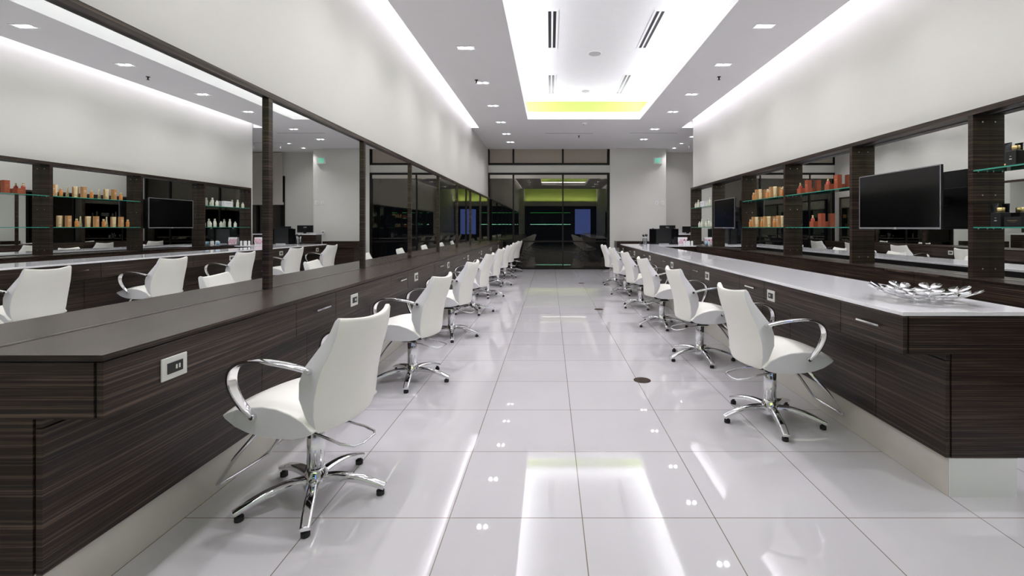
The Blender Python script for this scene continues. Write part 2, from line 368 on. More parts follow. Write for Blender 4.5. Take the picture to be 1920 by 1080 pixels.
def handle_mb(x, y, z, L=0.16, s=1):
    m = MB(); m.box(x-s*0.030 if s > 0 else x+0.022, x-s*0.022 if s > 0 else x+0.030, y-L/2, y+L/2, z-0.005, z+0.005)
    for q in (-1, 1): m.box(min(x, x-s*0.024), max(x, x-s*0.024), y+q*(L/2-0.012)-0.004, y+q*(L/2-0.012)+0.004, z-0.004, z+0.004)
    return m
def casework(side, y0, y1, kind, label, group, xf, xp, xb_up, xb_lo, first=False, zt=HT-0.024, oy=None):
    """side: +1 -> front faces -X (right island), -1 -> front faces +X (left run)"""
    s = side; cx = (xf+xb_up)/2
    r = empty('drawer_cabinet' if kind == 'drawer' else 'base_cabinet', ((xp+xb_lo)/2, (y0+y1)/2, 0.186), label, 'cabinet', group)
    g = 0.0018; T = 0.02
    def bx(m, xa, xb, ya, yb, za, zb): return m.box(min(xa, xb), max(xa, xb), ya, yb, za, zb)
    ya = y0+(0.006 if first else 0)
    bd = MB(); bx(bd, xf+s*(T+0.002), xb_up, ya+0.001, y1-0.001, 0.69, zt); bx(bd, xp+s*(T+0.002), xb_lo, ya+0.001, y1-0.001, 0.19, 0.6895)
    build('body', bd, 'wood_dark', r)
    f = build('drawer_front' if kind == 'drawer' else 'apron_panel', bx(MB(), xf, xf+s*T, y0+g, y1-g, 0.686, zt), 'wood', r, bevel=0.0008)
    build('lower_panel', bx(MB(), xp, xp+s*T, y0+g, y1-g, 0.188, 0.655), 'wood', r, bevel=0.0008)
    build('shadow_rail', bx(MB(), xp+s*0.002, xp+s*T, y0+g, y1-g, 0.660, 0.686), 'wood', r)
    if kind == 'drawer':
        build('handle', handle_mb(xf, (y0+y1)/2+0.03*(1 if s < 0 else -1)*0.8, 0.798, 0.17, s), 'chrome', f)
    elif oy:
        p = build('outlet_plate', bx(MB(), xf-s*0.006, xf, oy-0.0585, oy+0.0585, 0.773-0.042, 0.773+0.042), 'plate', r, bevel=0.003)
        build('socket', bx(MB(), xf-s*0.0085, xf-s*0.005, oy-0.035, oy+0.035, 0.773-0.020, 0.773+0.020), 'black', p)
        sl = MB()
        for k in (0.004, 0.018): bx(sl, xf-s*0.010, xf-s*0.008, oy+k-0.003, oy+k+0.003, 0.773-0.008, 0.773+0.008)
        build('usb_port', sl, 'plate', p)
    if first:
        e = MB(); bx(e, xf+s*0.028, xb_up, y0, y0+0.006, 0.688, zt)
        build('end_panel', e, 'wood', r)
        e = MB(); bx(e, xp+s*0.028, xb_lo, y0, y0+0.006, 0.188, 0.688)
        build('end_panel', e, 'wood', r)
    return r
yy = LY0
units = [(LY0, 2.546, 'panel', 1.715)]
for k in range(8):
    a = 2.546+1.52*k; b = a+0.469
    units.append((a, b, 'drawer', None))
    if k < 7: units.append((b, a+1.52, 'panel', b+0.275))
units[-1] = (units[-1][0], LY1-0.002, 'drawer', None)
nd = npn = 0
for i, (a, b, kd, oy) in enumerate(units):
    if kd == 'drawer': lab = '%s narrow wood drawer cabinet with chrome handle in left run' % ORD[nd]; nd += 1; grp = 'drawer cabinets along the left run'
    else: lab = '%s wide wood apron cabinet with power outlet in left run' % ORD[npn]; npn += 1; grp = 'outlet panels along the left run'
    casework(-1, a, b, kd, lab, grp, LXF, LXP, XL+0.003, XL+0.003, first=(i == 0), oy=oy)

# left mirrors
MXL = -1.872
MZ0, MZ1 = HT+0.001, 2.15
muls = [LY0+0.0]+[2.978+1.517*k for k in range(7)]+[LY1-0.045]
fr = empty('mirror_frame', (-1.86, 7.5, HT), 'dark wood frame around the long left wall mirror', 'mirror frame')
build('top_rail', MB().box(XL+0.001, -1.848, LY0, LY1, MZ1, 2.19), 'wood', fr, bevel=0.001)
for y in muls: build('mullion', MB().box(XL+0.001, -1.85, y, y+0.044, HT, MZ1-0.0005), 'wood', fr, bevel=0.001)
for k in range(8):
    a = muls[k]+0.046; b = muls[k+1]-0.002
    o = build('wall_mirror', MB().box(MXL-0.006, MXL, a, b, MZ0+0.004, MZ1-0.002), 'mirror')
    tag(o, '%s tall mirror panel above the left worktop, counted from the front' % ORD[k], 'mirror', 'mirror panels of the left wall')
    build('edge_strip', MB().box(MXL-0.006, MXL+0.003, a, b, HT+0.0005, MZ0+0.004), 'silver', o)

# ------------------------------------------------------------------ right island
RXF, RXP, RXK = 1.70, 1.905, 1.921
RY0, RY1 = 2.183, 11.03
wt = MB().box(RXF-0.002, 2.38, RY0, RY1, HT-0.020, HT).box(2.38, 3.215, 9.98, RY1, HT-0.020, HT)
tag(build('worktop', wt, 'quartz', bevel=0.0015), 'long white quartz worktop on the right island counter', 'worktop')
struct('trim_7', MB().box(RXK, 2.249, RY0+0.005, RY1-0.02, 0, 0.186), ['kick'])
struct('trim_8', MB().box(RXK+0.002, 2.247, RY0, RY0+0.005, 0, 0.186), 'white')
units = []
for k in range(7):
    a = RY0+1.419*k
    if k < 6: units += [(a, a+0.472, 'drawer', None), (a+0.472, a+1.419, 'panel', a+1.419-0.115)]
    else: units.append((a, RY1-0.001, 'drawer', None))
nd = npn = 0
for i, (a, b, kd, oy) in enumerate(units):
    if kd == 'drawer': lab = '%s narrow wood drawer cabinet with handle under white worktop' % ORD[nd]; nd += 1; grp = 'drawer cabinets along the island'
    else: lab = '%s wide wood cabinet with outlet under white worktop' % ORD[npn]; npn += 1; grp = 'outlet panels along the island'
    casework(1, a, b, kd, lab, grp, RXF, RXP, 2.36, 2.30, first=(i == 0), oy=oy)
rc = empty('return_cabinet', (2.8, 10.5, 0), 'dark wood cabinet under the white return at the island end', 'cabinet')
build('body', MB().box(2.362, 3.20, 10.0, 11.02, 0.0, HT-0.024), 'wood', rc)

# ------------------------------------------------------------------ right shelving wall
XP, XM, XC = 3.30, 3.424, 3.22
ZB, ZTOP = 0.905, 2.222
PY = [0.703, 2.122]+[3.541+1.419*k for k in range(6)]
PW = 0.042
tag(build('display_ledge', MB().box(XC-0.004, XR-0.001, 0.70, 10.67, ZB-0.02, ZB), 'wood_top', bevel=0.001), 'long narrow dark wood ledge under right wall mirrors', 'ledge')
for i in range(21):
    a = 0.703+0.473*i; b = a+0.473
    cab = empty('wall_cabinet', (3.33, (a+b)/2, 0), ('%s low wood cabinet under the mirror shelves, from the front' % (ORD[i-5])) if 5 <= i < 22 and i-5 < 17 else 'low wood cabinet under the mirror shelves, hidden behind the front counter', 'cabinet', 'low cabinets below the mirror shelves')
    build('body', MB().box(XC+0.022, XR-0.002, a+0.001, b-0.001, 0.0, ZB-0.021), 'wood_dark', cab)
    build('door', MB().box(XC, XC+0.02, a+0.0018, b-0.0018, 0.08, ZB-0.024), 'wood', cab, bevel=0.0008)
sf = empty('shelving_frame', (3.36, 6, ZB), 'dark wood bay frame with uprights around right wall mirrors', 'shelving frame')
build('top_rail', MB().box(XP, XR-0.001, PY[0], PY[-1]+PW, ZTOP-0.044, ZTOP), 'wood', sf, bevel=0.001)
build('light_channel', MB().box(XM-0.03, XM-0.024, PY[0], PY[-1], ZTOP-0.048, ZTOP-0.044), 'steel', sf)
for y in PY:
    um = MB().box(XP, XR-0.001, y, y+PW, ZB, ZTOP-0.045)
    u = build('upright', um, 'wood', sf, bevel=0.001)
    for z in (ZB+0.07, 1.55, ZTOP-0.10):
        m = MB().cyl(0, 0, 0, 0.003, 0.006, n=10).xf(Matrix.Translation((XP+0.075, y, z)) @ Matrix.Rotation(PI/2, 4, 'X'))
        build('screw_cap', m, 'steel', u)
bays = ['black products', 'the near television', 'red products', 'orange products', 'the far television', 'white products']
for k in range(7):
    a = PY[k]+PW+0.001; b = PY[k+1]-0.001
    if k == 0: lab = 'mirror panel in the bay before the one with black products'
    else: lab = 'wall mirror panel behind %s on the right wall' % bays[k-1]
    o = tag(build('wall_mirror', MB().box(XM, XM+0.006, a, b, ZB+0.005, ZTOP-0.05), 'mirror'), lab, 'mirror', 'mirror panels of the right wall')
    build('edge_strip', MB().box(XM-0.012, XM+0.004, a, b, ZB, ZB+0.005), 'steel', o)
SZ = (1.745, 1.302)
for k, nm in ((1, 'black'), (3, 'red'), (4, 'orange'), (6, 'white')):
    a = PY[k]+PW+0.002; b = PY[k+1]-0.002
    for z, lv in zip(SZ, ('upper', 'lower')):
        m = MB().box(XP+0.002, XM-0.002, a, b, z-0.010, z)
        m.m = [1 if q in (0, 2, 3) else 0 for q in range(6)]
        o = tag(build('glass_shelf', m, ['shelf_glass', 'shelf_edge']), '%s green-edged glass shelf holding %s products' % (lv, nm), 'shelf', 'glass shelves on the right wall')
        cl = MB()
        for yy in (a+0.006, b-0.006):
            for dx in (0.03, 0.10): cl.box(XP+dx-0.006, XP+dx+0.006, yy-0.006, yy+0.006, z-0.018, z-0.0102)
        build('shelf_clips', cl, 'steel', o)

# televisions
def tv(y0, label):
    Xf = 3.17; y1 = y0+0.97; z0, z1 = 1.283, 1.813
    r = empty('television', (Xf+0.03, (y0+y1)/2, z0), label, 'television')
    build('housing', MB().box(Xf, Xf+0.022, y0, y1, z0, z1).box(Xf+0.022, Xf+0.05, y0+0.12, y1-0.12, z0+0.03, z1-0.16), 'black', r, bevel=0.003)
    m = MB(); t = 0.008; x0 = Xf-0.003
    m.box(x0, Xf, y0, y0+t, z0, z1).box(x0, Xf, y1-t, y1, z0, z1).box(x0, Xf, y0+t, y1-t, z1-t, z1).box(x0, Xf, y0+t, y1-t, z0, z0+t*2)
    build('bezel', m, 'label_grey', r)
    build('screen', MB().box(Xf-0.0015, Xf, y0+t, y1-t, z0+2*t, z1-t), 'screen', r)
    ym = (y0+y1)/2
    build('wall_mount', MB().box(Xf+0.05, XM-0.001, ym-0.04, ym+0.04, 1.5, 1.58).box(XM-0.02, XM-0.001, ym-0.12, ym+0.12, 1.42, 1.66), 'black', r)
    lg = text_mb('LG', 0.022).xf(Matrix.Translation((Xf-0.004, ym, z0+0.008)) @ Matrix.Rotation(-PI/2, 4, 'Z') @ Matrix.Rotation(PI/2, 4, 'X'))
    build('logo', lg, 'paper', r)
    build('sensor', MB().box(Xf-0.004, Xf+0.01, ym-0.025, ym+0.025, z0-0.006, z0), 'black', r)
tv(3.68, 'near wall-mounted television with dark screen, right of red products')
tv(7.80, 'far wall-mounted television between orange and white products')

# products ------------------------------------------------------------------
def p_bottle(name, h, r, body, cap, pump=False, sq=False):
    t = empty(name, (0, 0, 0), 'bottle', 'bottle')
    nn = 4 if sq else 18
    mb = MB().lathe([(r*0.9, 0), (r, 0.006), (r, h*0.66), (r*0.85, h*0.72), (r*0.45, h*0.75), (r*0.45, h*0.77)], n=18)
    if sq: mb = MB().box(-r, r, -r, r, 0, h*0.74)
    build('body', mb, body, t, local=True, bevel=0.003 if sq else 0)
    if pump: cm = MB().lathe([(r*0.55, h*0.77), (r*0.55, h*0.86), (r*0.3, h*0.87), (r*0.3, h*0.95), (r*0.5, h*0.95), (r*0.5, h)], n=14)
    else: cm = MB().lathe([(r*0.62, h*0.77 if not sq else h*0.74), (r*0.62, h*0.98), (r*0.5, h)], n=14)
    build('cap', cm, cap, t, local=True)
    build('label_print', MB().box(-r*1.01, -r*0.99 if not sq else -r, -r*0.25, r*0.25, h*0.3, h*0.34).box(-r*1.01, -r*0.99, -r*0.18, r*0.18, h*0.45, h*0.465), 'paper' if body in ('black', 'orange', 'red') else 'label_grey', t, local=True)
    return t
def p_box(name, w_, d_, h, body, pr):
    t = empty(name, (0, 0, 0), 'box', 'box')
    build('carton', MB().box(-d_/2, d_/2, -w_/2, w_/2, 0, h), body, t, local=True, bevel=0.001)
    build('label_print', MB().box(-d_/2-0.0006, -d_/2, -w_*0.3, w_*0.3, h*0.62, h*0.66).box(-d_/2-0.0006, -d_/2, -w_*0.2, w_*0.2, h*0.50, h*0.52), pr, t, local=True)
    return t
def p_tube(name, h, w_, body, cap):
    t = empty(name, (0, 0, 0), 'tube', 'tube')
    mb = MB(); n = 16; rings = []
    for j in range(6):
        q = j/5; z = h*0.14+q*h*0.86; rx = 0.018*(1-q)+0.0015; ry = w_/2*(0.75+0.25*q)
        rings.append([(rx*math.cos(2*PI*k/n), ry*math.sin(2*PI*k/n), z) for k in range(n)])
    vs = [v for r_ in rings for v in r_]; fs = [(j*n+k, j*n+(k+1) % n, (j+1)*n+(k+1) % n, (j+1)*n+k) for j in range(5) for k in range(n)]
    fs += [tuple(range(n)), tuple(5*n+k for k in range(n))]
    mb.add(vs, fs, 0, True); build('body', mb, body, t, local=True)
    build('cap', MB().cyl(0, 0, 0, h*0.14, w_*0.36, n=14), cap, t, local=True)
    return t
def put(proto, used, x, y, z, rz, label, group, cat=None):
    o = place(proto, used, (x, y, z), rz, label, group); return o
PX = 3.362
ob = p_bottle('hair_product_bottle', 0.125, 0.022, 'orange', 'cream'); u_ob = [False]
ox = p_box('product_carton', 0.052, 0.05, 0.168, 'orange_box', 'paper'); u_ox = [False]
ot = p_tube('product_tube', 0.165, 0.05, 'cream', 'cream'); u_ot = [False]
posn = ['far', 'middle', 'near']
for lv, z, ys in (('lower', SZ[1], (7.62, 7.21, 6.80)), ('upper', SZ[0], (7.50, 7.02, 6.58))):
    for i, y in enumerate(ys):
        g_ = 'orange hair products on the %s shelf' % lv
        put(ob, u_ob, PX, y, z, 0, 'small amber bottle in the %s trio on the %s orange shelf' % (posn[i], lv), g_)
        put(ox, u_ox, PX, y-0.12, z, random.uniform(-.15, .15), 'tall tan carton in the %s trio on the %s orange shelf' % (posn[i], lv), g_)
        put(ot, u_ot, PX+(0.0 if lv == 'lower' or i < 2 else 0.012), y-0.235 if (i < 2 or lv == 'lower') else y-0.058, z, 1.1 if (i < 2 or lv == 'lower') else 0.1, 'cream tube in the %s trio on the %s orange shelf' % (posn[i], lv), g_)
rb = p_bottle('hair_oil_bottle', 0.150, 0.022, 'red', 'gold', pump=True); u_rb = [False]
rx = p_box('product_carton', 0.058, 0.055, 0.168, 'red_box', 'gold'); u_rx = [False]
rl = p_box('low_product_carton', 0.085, 0.07, 0.072, 'red_box', 'gold'); u_rl = [False]
for lv, z, ys in (('upper', SZ[0], (6.12, 5.51)), ('lower', SZ[1], (5.83,))):
    for i, y in enumerate(ys):
        w_ = ('far set of the upper' if i == 0 else 'near set of the upper') if lv == 'upper' else 'lower'
        g_ = 'red hair products on the %s shelf' % lv
        put(rb, u_rb, PX+0.012, y, z, 0, 'red bottle with gold pump on the %s red shelf' % w_ if lv == 'lower' else 'red gold-pump bottle in the %s red shelf' % w_, g_)
        put(rl, u_rl, PX-0.015, y-0.075, z, 0, ('low red carton on the lower red shelf' if lv == 'lower' else 'low red carton in the %s red shelf' % w_), g_)
        put(rx, u_rx, PX, y-0.21, z, 0.1, ('tall red carton on the lower red shelf' if lv == 'lower' else 'tall red carton in the %s red shelf' % w_), g_)
wb = p_bottle('shampoo_bottle', 0.175, 0.026, 'ivory', 'ivory'); u_wb = [False]
ws = p_bottle('lotion_bottle', 0.125, 0.028, 'ivory', 'ivory', pump=True); u_ws = [False]
for lv, z, items in (('upper', SZ[0], ((10.47, 's'), (10.30, 'b'), (9.66, 's'), (9.53, 'b'))), ('lower', SZ[1], ((10.22, 's'), (10.05, 'b'), (9.78, 's'), (9.60, 'b'), (9.47, 's')))):
    cnt = {'s': 0, 'b': 0}
    for y, kd in items:
        cnt[kd] += 1; side = ['farthest', 'middle' if (kd == 's' and lv == 'lower') else 'nearest', 'nearest'][cnt[kd]-1]
        if kd == 's': put(ws, u_ws, PX, y, z, 0, '%s short ivory pump bottle on the %s white-product shelf' % (side, lv), 'white hair products on the %s shelf' % lv)
        else: put(wb, u_wb, PX, y, z, 0, '%s tall ivory bottle on the %s white-product shelf' % (side, lv), 'white hair products on the %s shelf' % lv)
bx_ = p_box('gift_box', 0.26, 0.06, 0.125, 'paper', 'label_grey'); bx_['label'] = 'white printed carton between bottles on the upper far shelf'; bx_.location = (PX, 9.97, SZ[0])
# black range
kt = p_tube('product_tube', 0.178, 0.062, 'black', 'gold'); u_kt = [False]
kb = p_bottle('hair_mask_bottle', 0.145, 0.038, 'black', 'gold', sq=True); u_kb = [False]
kx = p_box('low_product_carton', 0.12, 0.06, 0.072, 'black', 'gold'); u_kx = [False]
put(kt, u_kt, PX+0.02, 3.352, SZ[0], 0, 'black tube behind the gold-capped bottle on upper near shelf', 'black hair products')
put(kb, u_kb, PX-0.005, 3.270, SZ[0], 0, 'black bottle with gold cap on the upper near shelf', 'black hair products')
put(kt, u_kt, PX+0.01, 3.175, SZ[0], 0, 'black tube cut by the right picture edge, upper shelf', 'black hair products')
put(kt, u_kt, PX+0.02, 3.450, SZ[1], 0, 'black tube leftmost on the lower near shelf', 'black hair products')
put(kb, u_kb, PX-0.010, 3.375, SZ[1], 0, 'black gold-capped bottle on the lower near shelf', 'black hair products')
put(kx, u_kx, PX-0.01, 3.26, SZ[1], 0, 'low flat black carton on the lower near shelf', 'black hair products')

# ------------------------------------------------------------------ salon chairs
def make_chair():
    t = empty('salon_chair', (0, 0, 0), 'white leather salon chair', 'chair')
    # backrest
    Z = [0.405, 0.435, 0.49, 0.56, 0.63, 0.69, 0.76, 0.83, 0.872, 0.886]
    FB = [-.172, -.176, -.176, -.182, -.197, -.214, -.243, -.266, -.276, -.272]
    FF = [-.166, -.145, -.125, -.100, -.100, -.118, -.168, -.218, -.245, -.256]
    W = [.205, .226, .238, .242, .241, .236, .222, .208, .202, .196]
    nu = 12; V = []; Fc = []
    def row(fl, w_, z, c):
        return [(f_+c*(abs(y/w_)**2.0) - c, y, z+0.02*(abs(y/w_)**2)*(1 if z > 0.85 else 0)) for f_, y in [(fl, -w_+2*w_*k/nu) for k in range(nu+1)]]
    mb = MB()
    back = [row(FB[i], W[i], Z[i], 0.055) for i in range(len(Z))]; front = [row(FF[i], W[i]-0.006, Z[i], 0.045) for i in range(len(Z))]
    n = nu+1; H = len(Z)
    vs = [v for r in back for v in r]+[v for r in front for v in r]; o = H*n
    fb = [(i*n+k, i*n+k+1, (i+1)*n+k+1, (i+1)*n+k) for i in range(H-1) for k in range(nu)]
    ff = [(o+i*n+k, o+(i+1)*n+k, o+(i+1)*n+k+1, o+i*n+k+1) for i in range(H-1) for k in range(nu)]
    top = [((H-1)*n+k, (H-1)*n+k+1, o+(H-1)*n+k+1, o+(H-1)*n+k) for k in range(nu)]
    bot = [(k, o+k, o+k+1, k+1) for k in range(nu)]
    sd = [(i*n, (i+1)*n, o+(i+1)*n, o+i*n) for i in range(H-1)]+[(i*n+nu, o+i*n+nu, o+(i+1)*n+nu, (i+1)*n+nu) for i in range(H-1)]
    mb.add(vs, fb+ff+top+bot, 0, True)
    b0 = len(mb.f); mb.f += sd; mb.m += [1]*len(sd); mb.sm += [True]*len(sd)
    bk = build('backrest', mb, ['leather', 'leather_shaded'], t, local=True, bevel=0.007, seg=3)
    # seat
    TOPc = [(-.175, .430), (-.13, .470), (-.07, .497), (0, .515), (.07, .520), (.14, .513), (.20, .498), (.25, .480), (.275, .466)]
    BOTc = [(.262, .452), (.21, .420), (.15, .400), (.08, .390), (0, .386), (-.08, .390), (-.14, .403), (-.17, .418)]
    prof = TOPc+BOTc; mb = MB(); m_ = 12; sw = .248; rows = []
    for k in range(m_+1):
        y = -sw+2*sw*k/m_; q = 1-(y/sw)**2; rr = []
        for j, (f_, z) in enumerate(prof):
            ff_ = f_+(max(0, f_)/.275)*0.055*q
            zz = z+(0.022*q*math.sin(max(0, min(1, (f_+.175)/.45))*PI) if j < len(TOPc) else -0.004*q)
            rr.append((ff_, y, zz))
        rows.append(rr)
    kn = len(prof); vs = [v for r in rows for v in r]
    fs = [(i*kn+j, i*kn+(j+1) % kn, (i+1)*kn+(j+1) % kn, (i+1)*kn+j) for i in range(m_) for j in range(kn)]
    mb.add(vs, fs, 0, True); mb.add([], [])
    for i in (0, m_):
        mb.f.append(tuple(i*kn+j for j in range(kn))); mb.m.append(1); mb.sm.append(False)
    build('seat', mb, ['leather', 'leather_shaded'], t, local=True, bevel=0.006, seg=3)
    # arms
    for s in (-1, 1):
        path = spline([(-.168, s*.247, .688), (-.10, s*.268, .712), (-.02, s*.285, .730), (.06, s*.292, .737), (.125, s*.292, .725), (.172, s*.291, .690), (.186, s*.288, .635), (.170, s*.282, .575), (.140, s*.270, .520), (.108, s*.254, .478)], 5)
        def sec(i, tt):
            wd = 0.014+0.012*math.sin(PI*tt)**0.8; th = 0.008
            return [(-wd, -th), (-wd*0.6, -th*1.2), (wd*0.6, -th*1.2), (wd, -th), (wd, th*0.6), (-wd, th*0.6)]
        a = build('armrest', MB().sweep(path, sec, up=(0, 1, 0)), 'chrome', t, local=True, bevel=0.0015)
        for p in ((-.163, .690), (.106, .478)):
            m = MB().cyl(0, 0, -0.006, 0.016, 0.011, n=12).xf(Matrix.Translation((p[0], s*.254, p[1])) @ Matrix.Rotation(-s*PI/2, 4, 'X'))
            build('bolt', m, 'chrome', a, local=True)
    # column, lever, base
    build('column', MB().lathe([(.040, .075), (.040, .325), (.036, .332), (.026, .334), (.026, .372)], n=24), 'chrome', t, local=True)
    build('seat_plate', MB().box(-.12, .12, -.10, .10, .368, .386).box(-.02, .055, -.055, .055, .338, .352), 'rubber', t, local=True, bevel=0.003)
    pl = [(.062, -.058, .338), (-.02, -.062, .336), (-.12, -.088, .330), (-.20, -.095, .312), (-.262, -.080, .300), (-.283, -.045, .300), (-.283, .045, .300), (-.262, .080, .300), (-.20, .095, .312), (-.12, .088, .330), (-.02, .062, .336), (.062, .058, .338)]
    build('pump_lever', MB().tube(pl, 0.0062, 8).tube([(.062, -.062, .338), (.062, .062, .338)], 0.009, 8), 'chrome', t, local=True)
    fr_ = [(.15, -.145, .398), (.30, -.150, .235), (.402, -.152, .095), (.414, -.135, .082), (.416, -.06, .078), (.416, .06, .078), (.414, .135, .082), (.402, .152, .095), (.30, .150, .235), (.15, .145, .398)]
    build('footrest', MB().tube(fr_, 0.0095, 8).tube([(.15, -.16, .396), (.15, .16, .396)], 0.008, 8), 'chrome', t, local=True)
    bs = build('base_hub', MB().lathe([(.052, .045), (.056, .060), (.052, .115), (.043, .128), (.041, .14)], n=24), 'chrome', t, local=True)
    for k in range(5):
        R = Matrix.Rotation(2*PI*k/5, 4, 'Z')
        pts = [(r, 0, z) for r, z in ((.030, .088), (.08, .094), (.14, .092), (.20, .083), (.26, .067), (.305, .050), (.330, .040))]
        def sec(i, tt):
            w_ = 0.026-0.006*tt; h1 = 0.017-0.006*tt
            return [(-w_, -h1), (w_, -h1), (w_, h1*0.5), (w_*0.6, h1), (-w_*0.6, h1), (-w_, h1*0.5)]
        mb = MB().sweep(spline(pts, 3), sec, up=(0, 1, 0))
        mb.cyl(.308, 0, 0.0, 0.022, .019, .019, n=14, mi=1).cyl(.308, 0, 0.022, 0.04, .010, .010, n=10, mi=1)
        mb.xf(R); build('leg', mb, ['chrome', 'rubber'], bs, local=True, bevel=0.002)
    return t
chair = make_chair(); used = [False]
def kids(o): return [q for q in bpy.data.objects if q.parent == o]
def put_chair(x, y, deg, base_deg, label, grp):
    o = place(chair, used, (x, y, 0.001), math.radians(deg), label, grp)
    for q in kids(o):
        if q.name.startswith('base_hub'): q.rotation_euler = (0, 0, math.radians(base_deg-deg))
    return o
NEXT = ['nearest the camera', 'second from the camera', 'third from the camera', 'fourth from the camera', 'fifth from the camera', 'sixth from the camera', 'seventh from the camera', 'farthest, beside the dark glazing']
LC = [(-1.135, 2.195, 169, -70), (-1.175, 3.86, 172, -82), (-1.18, 5.40, 172, -76), (-1.185, 6.93, 173, -64), (-1.185, 8.53, 172, -80), (-1.185, 10.15, 173, -70), (-1.185, 11.75, 173, -86), (-1.15, 13.25, 167, -75)]
for i, (x, y, d, bd) in enumerate(LC):
    put_chair(x, y, d, bd, 'white leather salon chair in the left row, %s' % NEXT[i], 'salon chairs in the left row')
RC = [(1.482, 3.06, 3, -100), (1.480, 4.49, 3, -88), (1.475, 5.98, 4, -92), (1.475, 7.40, 4, -80), (1.465, 8.86, 4, -85), (1.475, 10.32, 4, -75)]
for i, (x, y, d, bd) in enumerate(RC):
    put_chair(x, y, d, bd, 'white leather salon chair in the right row, %s' % (NEXT[i] if i < 5 else 'farthest, by the far window'), 'salon chairs in the right row')

# ------------------------------------------------------------------ petal bowl
BX, BY = 2.045, 2.50
bowl = empty('petal_bowl', (BX, BY, HT), 'silver openwork bowl made of flower petals on white worktop', 'bowl')
def bz(r): return 0.004+0.088*(r/0.285)**1.8
def flower(cx, cy, rot, L):
    mb = MB(); r = math.hypot(cx, cy)
    sl = (bz(r+0.005)-bz(max(0, r-0.005)))/(0.01 if r > 0.005 else 0.005) if r > 0 else 0
    ang = math.atan2(cy, cx)
    B = Matrix.Translation((cx, cy, bz(r))) @ Matrix.Rotation(ang, 4, 'Z') @ Matrix.Rotation(-math.atan(sl)*1.1, 4, 'Y')
    for k in range(5):
        a = rot+2*PI*k/5; n = 12; top = []; bot = []
        for j in range(n):
            q = 2*PI*j/n
            u = L*0.56+L*0.46*math.cos(q); v = L*0.44*math.sin(q)*(0.35+0.65*(u/L))
            h = 0.006*(u/L)**2+0.010*(v/(L*0.44))**2*0.4
            top.append((u, v, h+0.0008)); bot.append((u, v, h-0.0008))
        R = Matrix.Rotation(a, 4, 'Z')
        vs = [R @ Vector(p) for p in top+bot]+[R @ Vector((L*0.55, 0, 0.0020+0.0008)), R @ Vector((L*0.55, 0, 0.002-0.0008))]
        fs = [(j, (j+1) % n, 2*n) for j in range(n)]+[(n+(j+1) % n, n+j, 2*n+1) for j in range(n)]+[(j, n+j, n+(j+1) % n, (j+1) % n) for j in range(n)]
        mb.add(vs, fs, 0, True)
    mb.cyl(0, 0, -0.001, 0.003, 0.007, n=10); mb.xf(B); return mb
random.seed(5)
build('flower', flower(0.001, 0, 0.2, 0.062), 'silver', bowl, local=True)
for k in range(6):
    a = 2*PI*k/6+0.3; build('flower', flower(0.100*math.cos(a), 0.100*math.sin(a), random.uniform(0, 1), 0.056), 'silver', bowl, local=True)
for k in range(9):
    a = 2*PI*k/9; build('flower', flower(0.196*math.cos(a), 0.196*math.sin(a), a+random.uniform(-.2, .2), 0.072), 'silver', bowl, local=True)
for k in range(0):
    a = 2*PI*k/6+0.05; build('flower', flower(0.258*math.cos(a), 0.258*math.sin(a), a, 0.052), 'silver', bowl, local=True)

# ------------------------------------------------------------------ ceiling fittings
def make_downlight(w_=0.25, d_=0.135, lamps=2):
    t = empty('downlight', (0, 0, 0), 'twin downlight', 'ceiling light')
    hx, hy = w_/2, d_/2; e = 0.012
    build('trim_ring', MB().box(-hx, hx, -hy, -hy+e, -0.006, 0).box(-hx, hx, hy-e, hy, -0.006, 0).box(-hx, -hx+e, -hy+e, hy-e, -0.006, 0).box(hx-e, hx, -hy+e, hy-e, -0.006, 0), 'white', t, local=True)
    build('reflector', MB().box(-hx+e, hx-e, -hy+e, hy-e, -0.002, -0.0005), 'lamp_soft', t, local=True)
    for k in range(lamps):
        x = (k-(lamps-1)/2)*w_*0.42
        build('lamp', MB().cyl(x, 0, -0.005, -0.002, 0.030, n=14), 'lamp', t, local=True)
    d = bpy.data.lights.new('downlight_beam', 'SPOT'); d.energy = P_DOWN*(0.5 if lamps == 2 else 0.6); d.spot_size = math.radians(136); d.spot_blend = 1.0; d.shadow_soft_size = 0.03; d.color = (0.99, 0.965, 1.02)
    for k in range(lamps):
        o = bpy.data.objects.new('downlight_beam', d); COL.objects.link(o); o.parent = t; o.location = ((k-(lamps-1)/2)*w_*0.42, 0, -0.012)
    return t
dl = make_downlight(); ud = [False]
LL = [(-1.135, y) for y in (0.85, 2.25, 3.65, 4.70, 6.09, 7.56, 8.99, 10.40, 11.70, 12.84)]
RR = [(2.56, y) for y in (1.1, 2.55, 4.0, 5.43, 6.72, 8.22, 9.46, 11.13, 12.42)]
for i, (x, y) in enumerate(LL): place(dl, ud, (x, y, ZC), 0, '%s twin-lamp recessed downlight in the left ceiling row' % ORD[i], 'twin downlights of the left row')
for i, (x, y) in enumerate(RR): place(dl, ud, (x, y, ZC), 0, '%s twin-lamp recessed downlight in the right ceiling row' % ORD[i], 'twin downlights of the right row')
ds = make_downlight(0.16, 0.14, 1); us = [False]
for i, y in enumerate((12.08, 13.02, 13.8)):
    place(ds, us, (3.77, y, ZC), 0, '%s small single downlight in the alcove ceiling' % ORD[i], 'single downlights of the alcove')
place(ds, us, (5.1, 12.6, ZC), 0, 'single downlight over the alcove window side, seen in mirror', 'single downlights of the alcove')

